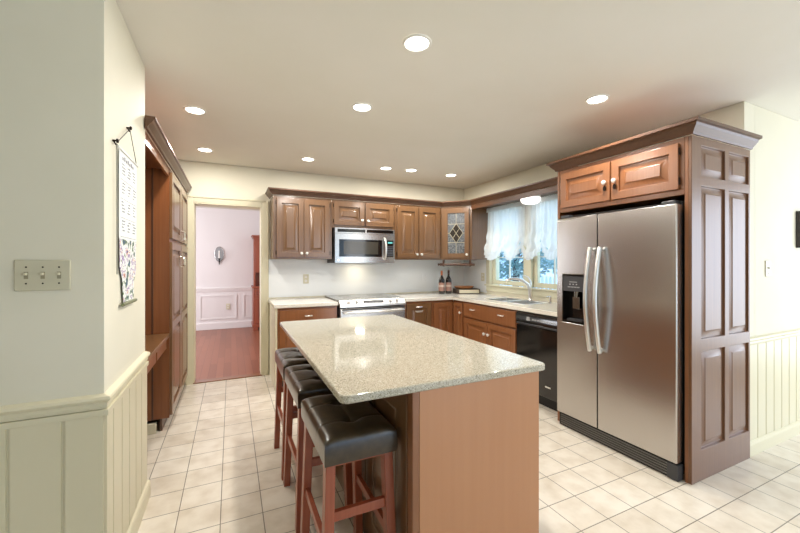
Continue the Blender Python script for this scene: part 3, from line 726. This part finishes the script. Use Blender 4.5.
# quartz island top, rounded corners
def rrect(x0, y0, x1, y1, r, n=6):
    pts = []
    for cx, cy, a0 in ((x1-r,y0+r,-90),(x1-r,y1-r,0),(x0+r,y1-r,90),(x0+r,y0+r,180)):
        for k in range(n+1): a = R(a0+90*k/n); pts.append((cx+r*math.cos(a), cy+r*math.sin(a)))
    return pts
tag(obj('island_worktop', MB().prism(rrect(.326,1.150,1.250,2.810,.030), .881, .910), M_granite, bevel=.007, seg=3), 'large speckled quartz slab overhanging the island', 'worktop')

# ================================================================ BAR STOOLS
def cushion(w, l, h):
    bm = bmesh.new(); nx, ny = 44, 72; top = {}; 
    def hgt(u, v):
        e = min(1, (1-abs(u)**6)) * min(1, (1-abs(v)**8))
        z = .022*e**.5 - .0
        z += .004*(v*v) - .002
        for s0 in (-.36,.36):
            d = math.hypot(u*w/2, (v-s0)*l/2); z -= .016*math.exp(-(d/.022)**2)
            z -= .004*math.exp(-((v-s0)*l/2/.004)**2)  # cross seams
        z -= .004*math.exp(-(u*w/2/.004)**2)*(1 if abs(v) < .36 else .4); z += .002*abs(math.sin(math.pi*u))*abs(math.cos(math.pi*v*1.35))
        for s1 in (-1,1):
            for s0 in (-.36,.36):
                a = abs((abs(u)*w/2) - abs(v-s0)*l/2*.9)
        return z
    for i in range(nx+1):
        for j in range(ny+1):
            u = -1+2*i/nx; v = -1+2*j/ny
            sx = w/2*(abs(u)**.85)*(1 if u>=0 else -1); sy = l/2*(abs(v)**.85)*(1 if v>=0 else -1)
            edge = i in (0,nx) or j in (0,ny)
            top[i,j] = bm.verts.new((sx*(.975 if edge or 1 else 1), sy*(.985), h + hgt(u,v) - .022))
    for i in range(nx):
        for j in range(ny): bm.faces.new([top[i,j],top[i+1,j],top[i+1,j+1],top[i,j+1]])
    per = [(i,0) for i in range(nx)] + [(nx,j) for j in range(ny)] + [(i,ny) for i in range(nx,0,-1)] + [(0,j) for j in range(ny,0,-1)]
    prev = [top[p] for p in per]
    for f_, z in ((1.0,-.008),(1.012,-.02),(1.012,-.06),(1.0,-h+.004),(.985,-h)):
        ring = []
        for p in per:
            c = top[p].co; zt = c.z if z > -.05 else h-.022
            ring.append(bm.verts.new((c.x/.975*f_*.985, c.y/.985*f_*.99, (c.z if z > -.03 else h-.022) + z if z > -h+.003 else h+z)))
        for k in range(len(per)): q = (k+1)%len(per); bm.faces.new([prev[k],prev[q],ring[q],ring[k]])
        prev = ring
    bm.faces.new(prev)
    return bm
def make_stool(label, loc, rz=0):
    t = thing('bar_stool', label, 'stool', loc, rz, 'bar stools along the island overhang')
    H = .722; ch = .080; w, l = .284, .470
    bm = cushion(w, l, ch)
    for v in bm.verts: v.co.z += H-ch
    s = obj('seat', bm, M_leather, t, smooth=True, label='tufted dark leather cushion')
    bt = MB()
    for s0 in (-.36,.36): obj('tuft_button', MB().lathe([(.010,0),(.009,.004),(.004,.006)], 14, Matrix.Translation((0,math.copysign((abs(s0))**.85,s0)*l/2*.985,H-.034))), M_leather, s, smooth=True)
    zt = H-ch-.001
    obj('seat_frame', MB().box(-w/2+.02,-l/2+.025,zt-.035, w/2-.02,l/2-.025,zt), M_stool, t, bevel=.003)
    legs = {}
    for sx in (-1,1):
        for sy in (-1,1):
            a = (sx*(w/2-.030), sy*(l/2-.045), zt); b_ = (sx*(w/2-.010), sy*(l/2-.024), .0)
            legs[sx,sy] = (Vector(a), Vector(b_))
            obj('leg', MB().bar(a, b_, .036, .045, up=(1,0,0)), M_stool, t, bevel=.003)
    def at(k, z): a, b_ = legs[k]; u = (zt-z)/zt; return a.lerp(b_, u)
    for sy in (-1,1):
        obj('stretcher', MB().bar(at((-1,sy),.42), at((1,sy),.42), .036, .020), M_stool, t, bevel=.002)
    for sx in (-1,1):
        obj('stretcher', MB().bar(at((sx,-1),.30), at((sx,1),.30), .036, .020), M_stool, t, bevel=.002)
    for sy in (-1,1):
        pass
    return t
st = make_stool('dark leather bar stool nearest the camera, wholly in view', (.440,1.500,0))
dup(st, (.440,2.070,0), R(.3), 'middle dark leather bar stool between two others beside the island')
dup(st, (.434,2.562,0), R(0), 'dark leather bar stool farthest down the island, closest to the doorway')

# ================================================================ LIGHT FITTINGS
where = ['recessed ceiling light above the near end of the island, largest one', 'recessed ceiling light above the far end of the island',
 'recessed ceiling light in front of the refrigerator cabinet', 'recessed ceiling light above the aisle beside the pantry, nearer of two',
 'recessed ceiling light above the aisle in front of the doorway, farther of two', 'recessed ceiling light in front of the cabinet beside the doorway',
 'recessed ceiling light, left one of the close pair above the back cabinets', 'recessed ceiling light, right one of the close pair above the back cabinets',
 'recessed ceiling light in the far corner before the leaded glass cabinet']
cl = thing('recessed_light', where[0], 'ceiling light', (CANS[0][0],CANS[0][1],CEIL), 0, 'recessed ceiling lights')
def ringp():
    bm = MB(); seg = 32; prof = [(.076,-.001),(.074,-.006),(.064,-.008),(.060,-.003),(.060,-.001)]
    rings = [[bm.bm.verts.new((r*math.cos(2*math.pi*k/seg), r*math.sin(2*math.pi*k/seg), z)) for k in range(seg)] for r, z in prof]
    for q in range(len(rings)-1):
        for k in range(seg): bm.bm.faces.new([rings[q][k],rings[q][(k+1)%seg],rings[q+1][(k+1)%seg],rings[q+1][k]])
    return bm
obj('trim_ring', ringp(), M_ring, cl, smooth=True)
obj('diffuser', MB().lathe([(.061,-.003),(.061,-.0012)], 32), M_lamp, cl)
for i, (x, y) in enumerate(CANS):
    if i: dup(cl, (x,y,CEIL), None, where[i])
    k = [1.25,1.2,1.1,.9,.55,.6,.5,.5,.6][i]
    a_ = area('can_lamp', (x,y,CEIL-.012), (0,0,0), .11, .11, 14*k, (1.0,.96,.90), 'DISK')
t = thing('dome_light', 'lit white dome light hanging under the valance before the window', 'ceiling light', (3.055,3.06,2.096))
obj('base', MB().lathe([(.10,-.02),(.11,-.016),(.11,0)], 28), M_ring, t, smooth=True)
obj('lamp_shade', MB().lathe([(.01,-.092),(.05,-.088),(.085,-.076),(.102,-.055),(.110,-.035),(.106,-.021)], 30), M_dome, t, smooth=True)

# ================================================================ CURTAIN
t = thing('balloon_curtain', 'sheer white balloon curtain gathered over the sink window', 'curtain', (3.198,0,0))
cy0, cy1 = 2.50, 3.984
ties = [4.035, 3.66, 3.34, 3.02, 2.70, 2.38]
def zb(y):
    for a, b_ in zip(ties[:-1], ties[1:]):
        if b_ <= y <= a:
            u = (y-b_)/(a-b_); s = math.sin(math.pi*u)
            return 1.61 - .15*s**.8
    return 1.60
def tiefac(y):
    d = min(abs(y-q) for q in ties[1:-1]); return math.exp(-(d/.10)**2)
bm = bmesh.new(); nu, nv = 420, 40; G = {}
for i in range(nu+1):
    y = cy0+(cy1-cy0)*i/nu; b0 = zb(y); tf = tiefac(y)
    for j in range(nv+1):
        v = j/nv; z = 2.075 + (b0-2.075)*v
        g1 = .009*math.sin(y*110+.6*math.sin(y*17)) * (1-v*.4) + .022*math.sin(y*42+1.3*math.sin(y*9))*v
        puff = .045*max(0, (v-.45)/.55)**1.2*(1-tf*.8)
        swag = .016*math.sin((v*9 - 2.6*tf)*2.4)*max(0,(v-.45)*1.9)
        G[i,j] = bm.verts.new((-g1-puff-swag, y, z))
for i in range(nu):
    for j in range(nv): bm.faces.new([G[i,j],G[i+1,j],G[i+1,j+1],G[i,j+1]])
pn = obj('curtain_panel', bm, M_sheer, t, smooth=True)
bm = bmesh.new(); G = {}
for i in range(nu*2+1):
    y = cy0+(cy1-cy0)*i/(nu*2); b0 = zb(y); tf = tiefac(y)
    for j in range(9):
        v = j/8; x = -.05*(1-tf*.8) - .018*math.sin(y*150+.9*math.sin(y*23))*(v**.7) - .012*v
        G[i,j] = bm.verts.new((x, y, b0+.012-.095*v))
for i in range(nu*2):
    for j in range(8): bm.faces.new([G[i,j],G[i+1,j],G[i+1,j+1],G[i,j+1]])
obj('ruffle', bm, M_sheer, pn, smooth=True)
bm = bmesh.new(); G = {}
for i in range(nu*2+1):
    y = cy0+(cy1-cy0)*i/(nu*2)
    for j in range(5):
        v = j/4; G[i,j] = bm.verts.new((-.020-.009*math.sin(y*210+1.1*math.sin(y*31)) , y, 2.088-.055*v))
for i in range(nu*2):
    for j in range(4): bm.faces.new([G[i,j],G[i+1,j],G[i+1,j+1],G[i,j+1]])
obj('heading', bm, M_sheer, pn, smooth=True)
obj('curtain_rod', MB().tube([(0,2.48,2.066),(0,3.988,2.066)], .006, 10), M_white, t, smooth=True)

# ================================================================ SMALL THINGS
def outlet(label, loc, rz, kind='outlet', name='wall_outlet', m=M_plate):
    t = thing(name, label, 'outlet' if kind == 'outlet' else 'light switch', loc, rz)
    pl = obj('plate', MB().box(-.035,-.006,-.058, .035,-.0005,.058), m, t, bevel=.002)
    if kind == 'outlet':
        for z in (-.024,.024):
            f = obj('socket', MB().prism([(.015*math.cos(a), z+.015*math.sin(a)*.9) for a in [k*math.pi/8 for k in range(16)]], -.008, -.0061, 'y'), M_white, t)
            obj('slot', MB().box(-.007,-.0086,z-.005, -.005,-.0081,z+.005).box(.005,-.0086,z-.005, .007,-.0081,z+.005), M_blackm, f)
    else:
        obj('toggle', MB().box(-.005,-.017,-.003, .005,-.006,.012), M_white, t, bevel=.002)
        for z in (-.035,.035): obj('screw', MB().lathe([(.003,0),(.003,.001)], 8, Matrix.Translation((0,-.006,z)) @ Matrix.Rotation(R(90),4,'X')), M_iron, t)
    return t
outlet('outlet on the backsplash left of the range', (.853,4.6125,1.144), 0)
outlet('switch plate on the backsplash beside the two bottles', (2.560,4.6125,1.125), 0, 'switch', 'wall_switch', M_back)
outlet('outlet on the side wall between corner and sink window', (3.243,4.145,1.144), -math.pi/2)
outlet('ivory switch plate on the right wall above the chair rail', (3.585,1.2645,1.305), 0, 'switch', 'wall_switch')
outlet('outlet low on the dining room wainscot', (-.055,8.186,.45), 0)
t = thing('triple_switch', 'ivory three-toggle switch plate on the left wall end', 'light switch', (-.628,1.7695,1.303))
obj('plate', MB().box(-.079,-.007,-.057, .079,-.0005,.057), mat('switch_ivory', (200,194,168), .35), t, bevel=.003)
for x in (-.046,0,.046):
    tg = obj('toggle', MB().box(x-.0045,-.022,.0, x+.0045,-.007,.010, Matrix.Rotation(R(0),4,'X')), MATS['switch_ivory'], t, bevel=.002)
    obj('toggle_slot', MB().box(x-.006,-.0078,-.013, x+.006,-.0071,.013), mat('switch_ivory_dark', (150,142,116), .5), tg)
    for z in (-.03,.03): obj('screw', MB().lathe([(.003,0),(.003,.001)], 10, Matrix.Translation((x,-.007,z)) @ Matrix.Rotation(R(90),4,'X')), M_iron, tg)
# picture at the right edge
t = thing('picture_frame', 'dark-framed picture on the right wall, cut by the photo edge', 'picture', (4.32,1.2645,1.612))
f_ = MB(); f_.box(-.26,-.028,-.145, -.228,-.001,.145); f_.box(.228,-.028,-.145, .26,-.001,.145); f_.box(-.228,-.028,-.145, .228,-.001,-.113); f_.box(-.228,-.028,.113, .228,-.001,.145)
obj('frame', f_, mat('frame_dark', (48,42,40), .3), t, bevel=.003)
obj('picture', MB().box(-.228,-.012,-.113, .228,-.002,.113), noisy(mat('print_paper', (190,200,215), .25), (170,185,205), (225,228,232), nscale=6), t)
# bottles
def bottle(label, loc, h, capc):
    t = thing('wine_bottle', label, 'bottle', loc, 0, 'dark bottles in the worktop corner')
    obj('body', MB().lathe([(.040,0),(.043,.004),(.043,h*.56),(.040,h*.62),(.020,h*.72),(.0145,h*.78),(.0140,h*.86)], 24), mat('bottle_glass', (22,14,12), .06, 0, .6), t, smooth=True)
    obj('cap', MB().lathe([(.0150,h*.80),(.0152,h*.97),(.013,h)], 18), capc, t, smooth=True)
    lb = MB(); lb.lathe([(.0434,h*.12),(.0436,h*.13),(.0436,h*.47),(.0434,h*.48)], 24)
    lo = obj('label', lb, mat('bottle_label', (148,112,100), .5), t, smooth=True)
    obj('label_mark', MB().lathe([(.0438,h*.30),(.0440,h*.31),(.0440,h*.37),(.0438,h*.38)], 24), mat('label_red', (190,170,156), .5), lo, smooth=True)
    return t
bottle('left dark bottle with orange-brown cap and brownish label', (2.684,4.35,.911), .325, mat('cap_copper', (176,104,70), .35, .4))
t = bottle('right dark bottle with dark pourer spout, beside the stacked boards', (2.785,4.33,.911), .33, mat('cap_dark', (60,34,28), .35, .3))
obj('pourer', MB().tube([(0,0,.330),(0,0,.352),(-.006,0,.375)], [.008,.005,.004], 10), M_steel, t, smooth=True)
t = thing('box', 'low dark-edged box with cream side lying on the corner worktop', 'box', (3.055,4.29,.911), R(-18))
obj('base', MB().box(-.165,-.12,0, .165,.12,.066), mat('box_dark', (70,52,38), .5), t, bevel=.004)
obj('side_band', MB().box(-.135,-.1225,.010, .150,-.1202,.056), mat('box_cream', (225,214,186), .5), t)
t = thing('wooden_tray', 'shallow oval wooden tray resting on top of the low box', 'tray', (3.02,4.29,.978), R(-10))
obj('dish', MB().lathe([(.10,0),(.135,.014),(.148,.034),(.140,.034),(.12,.014),(.09,.008)], 32, None, 1, .72), wood('tray_wood', (150,92,56), (190,132,86), .3, .3, False), t, smooth=True)
tag(obj('wooden_tray', MB().lathe([(.03,.0),(.085,.004),(.098,.020),(.092,.020),(.08,.008),(.03,.005)], 28, Matrix.Translation((3.02,4.29,.9875)), 1, .7), MATS['tray_wood'], smooth=True), 'smaller oval tray nested inside the larger wooden tray', 'tray')

# calendar scroll on the left wall
t = thing('calendar', 'hanging paper scroll calendar with floral lower half on the left wall', 'calendar', (PX,2.09,0), math.pi/2)
# local x = world y - 2.09 ; local -y = world +x
ca0, ca1 = -.150, .165; z_t, z_m, z_b = 1.845, 1.455, 1.150
obj('sheet', MB().box(ca0,-.010,z_m, ca1,-.008,z_t), mat('scroll_paper', (236,238,236), .6), t)
M_flor = mat('floral_print', (230,230,225), .6); n, l, b = nodes(M_flor)
tc = n.new('ShaderNodeTexCoord'); vo = n.new('ShaderNodeTexNoise'); vo.inputs['Scale'].default_value = 26; vo.inputs['Detail'].default_value = 3; l.new(tc.outputs['Object'], vo.inputs['Vector'])
rp = n.new('ShaderNodeValToRGB'); e = rp.color_ramp.elements; rp.color_ramp.interpolation = 'CONSTANT'
e[0].position = 0; e[0].color = lin((60,86,120)); e[1].position = .36; e[1].color = lin((96,120,84))
for p_, c_ in ((.42,(232,234,230)),(.56,(150,120,170)),(.60,(235,235,230)),(.66,(206,140,100)),(.72,(70,90,150))): x_ = e.new(p_); x_.color = lin(c_)
l.new(vo.outputs['Fac'], rp.inputs[0]); l.new(rp.outputs[0], b.inputs['Base Color'])
obj('floral_picture', MB().prism([(ca0+.01,z_m),(ca0+.012,1.33),(ca0+.05,1.28),(ca0+.07,z_b+.02),(ca1-.06,z_b+.02),(ca1-.05,1.26),(ca1-.01,1.30),(ca1-.004,z_m)], -.0095, -.008, 'y'), M_flor, t, label='blue, green and purple floral print')
wr_ = MB()
rng = random.Random(3)
for r in range(4):
    zr = z_t-.075-r*.085
    wr_.box(ca0+.02,-.0106,zr-.05, ca1-.02,-.0102,zr-.0487)
    for c in range(3):
        xc = ca0+.045+c*.098
        for q in range(4):
            zz = zr+.022-q*.014; ww = rng.uniform(.025,.055); xx = xc+rng.uniform(-.012,.01)
            while ww > 0: s_ = rng.uniform(.004,.011); wr_.box(xx,-.0106,zz-.003, xx+s_,-.0102,zz+rng.uniform(.0,.003)); xx += s_+.004; ww -= s_+.004
for q in range(7): wr_.box(ca0+.05+q*.03,-.0106,z_t-.035, ca0+.068+q*.03,-.0102,z_t-.022+.006*(q%2))
obj('writing', wr_, mat('ink', (110,112,122), .6), t)
obj('top_roller', MB().tube([(ca0-.02,-.010,z_t+.004),(ca1+.02,-.010,z_t+.004)], .006, 10), mat('roller_white', (225,225,220), .4), t, smooth=True)
obj('bottom_roller', MB().tube([(ca0+.03,-.014,z_b+.012),(ca1-.04,-.014,z_b+.012)], .008, 10), mat('roller_green', (110,116,84), .4), t, smooth=True)
cd = MB(); cd.tube([(-.196,-.008,1.852),(0.012,-.014,1.985),(.178,-.008,1.850)], .0017, 6)
obj('cord', cd, M_blackm, t, smooth=True)
cd = MB(); cd.tube([(-.196,-.012,1.852),(-.192,-.012,1.30)], .0028, 6)
obj('side_ribbon', cd, mat('ribbon_grey', (150,148,136), .6), t, smooth=True)
def hook(label, loc):
    tag(obj('wall_hook', MB().lathe([(.004,0),(.004,.012),(.009,.014),(.009,.020),(.004,.022)], 12, Matrix.Translation(loc) @ Matrix.Rotation(R(90),4,'Y')).tube([(loc[0]+.003,loc[1],loc[2]),(loc[0]+.012,loc[1],loc[2]-.018)], .003, 6), M_iron, smooth=True), label, 'hook')
hook('small dark hook at the top of the calendar cord', (PX+.0005,2.102,1.990))
hook('small dark hook at the upper near corner of the calendar', (PX+.0005,1.880,1.862))

# ================================================================ DINING ROOM
t = thing('wall_sconce', 'oval mirrored wall sconce with a candle in the dining room', 'sconce', (-.215,8.1995,1.50))
obj('back_plate', MB().prism([(.082*math.cos(a), .145*math.sin(a)+.02) for a in [k*math.pi/14 for k in range(28)]], -.016, -.001, 'y'), mat('sconce_mirror', (170,172,176), .3, .6), t, bevel=.003)
obj('rim', MB().tube([(.085*math.cos(a),-.014,.148*math.sin(a)+.02) for a in [k*math.pi/14 for k in range(29)]], .004, 8), M_steel, t, smooth=True)
obj('arm', MB().tube([(0,-.016,-.08),(0,-.07,-.12),(0,-.09,-.08)], .008, 8).lathe([(.012,0),(.032,.008),(.030,.012)], 16, Matrix.Translation((0,-.09,-.08))).tube([(0,-.03,-.12),(0,-.02,-.19)], [.014,.006], 10), M_iron, t, smooth=True)
obj('candle', MB().lathe([(.013,0),(.013,.15),(.004,.158)], 14, Matrix.Translation((0,-.09,-.066))), M_white, t, smooth=True)
t = thing('china_hutch', 'red cherry china hutch standing in the dining room', 'hutch', (.40,7.72,0))
hb = MB(); hb.box(0,0,.06, 1.2,.46,.84); hb.box(-.02,-.02,.84, 1.22,.47,.875); hb.box(0,-.01,0, .09,.46,.06); hb.box(1.11,-.01,0, 1.2,.46,.06); hb.box(-.015,-.015,.06,1.215,.462,.12)
obj('base', hb, M_hutch, t, bevel=.004)
hd = MB(); hd.box(.02,.14,.876, .05,.46,1.86); hd.box(1.15,.14,.876, 1.18,.46,1.86); hd.box(.05,.44,.876, 1.15,.46,1.86); hd.box(.0,.11,1.84, 1.2,.465,1.875)
hd.box(-.02,.09,1.875, 1.22,.47,1.90)
for z in (1.15,1.45): hd.box(.05,.15,z, 1.15,.44,z+.018)
hd.box(.05,.14,1.15,.15,.16,1.84); hd.box(1.05,.14,1.15,1.15,.16,1.84); hd.box(.56,.14,1.15,.64,.16,1.84)
obj('upper_case', hd, M_hutch, t, bevel=.003)
obj('pane', MB().box(.15,.146,1.168, .56,.150,1.84).box(.64,.146,1.168,1.05,.150,1.84), M_glass, t)
for k in range(2):
    o_ = door(t, .03+k*.58, .14, .55, .50, M_hutch, fr=.06); knob(o_, .55 if k == 0 else .65, .42, -.02)
    o_ = obj('drawer', MB().panels(.55,.15,.018,[(.03,.03,.52,.12)], .03+k*.58,.665,0), M_hutch, t, bevel=.002); knob(o_, .305+k*.58,.74,-.018)

# ================================================================ OUTDOORS beyond the kitchen window
struct('ground_outside', MB().box(3.6,-3.5,-.5, 30,16,-.3), noisy(mat('lawn', (150,170,150), .9), (120,150,120), (180,195,180), nscale=1.5))
t = thing('picket_fence', 'white picket fence in the yard beyond the kitchen window', 'fence', (8.5,3.0,-.3))
rl = MB(); rl.box(.03,0,.35, .06,6.0,.43); rl.box(.03,0,.95, .06,6.0,1.03)
M_fence = mat('fence_white', (240,242,245), .6)
obj('rail', rl, M_fence, t)
for k in range(40):
    y = .05+k*.15
    obj('picket', MB().prism([(y,.02),(y+.085,.02),(y+.085,1.18),(y+.0425,1.26),(y,1.18)], 0.0, .02, 'x'), M_fence, t)
def tree(label, loc, h, r, seed):
    rng = random.Random(seed)
    t = thing('tree', label, 'tree', loc, 0, 'overexposed trees beyond the fence')
    mb = MB().tube([(0,0,0),(.05,.02,h*.4),(0,.05,h*.8)], [.16,.11,.05], 8)
    for k in range(7):
        a = rng.uniform(0,6.28); z = h*rng.uniform(.3,.6); mb.tube([(0,0,z),(math.cos(a)*r*.5,math.sin(a)*r*.5,z+h*.2),(math.cos(a)*r*.8,math.sin(a)*r*.8,z+h*.3)], [.05,.03,.015], 6)
    obj('trunk', mb, mat('bark', (110,105,110), .9), t)
    bm = bmesh.new()
    for k in range(5200):
        u = rng.uniform(-1,1); a = rng.uniform(0,6.283); q = rng.uniform(.35,1)**.5; s = math.sqrt(1-u*u)
        c = Vector((math.cos(a)*s*r*q, math.sin(a)*s*r*q, h*.60+u*h*.45*q)); e1 = Vector((rng.uniform(-1,1),rng.uniform(-1,1),rng.uniform(-1,1))).normalized(); e2 = e1.orthogonal().normalized()
        sz = rng.uniform(.06,.13)
        bm.faces.new([bm.verts.new(c+e1*sz), bm.verts.new(c+e2*sz*.6), bm.verts.new(c-e1*sz), bm.verts.new(c-e2*sz*.6)])
    obj('foliage', bm, noisy(mat('overexposed_leaves', (190,215,215), .8), (150,190,190), (215,235,235), nscale=3), t)  # leaf colour brightened in place of stronger outdoor light
tree('broad overexposed tree seen through the left sash of the kitchen window', (11.5,12.4,-.3), 4.4, 2.0, 1)
tree('overexposed leafy tree behind the picket fence in the right sash', (11.2,7.9,-.3), 3.6, 1.9, 2)
tree('slender overexposed tree farther back between the two window sashes', (16.5,13.4,-.3), 5.2, 1.9, 3)
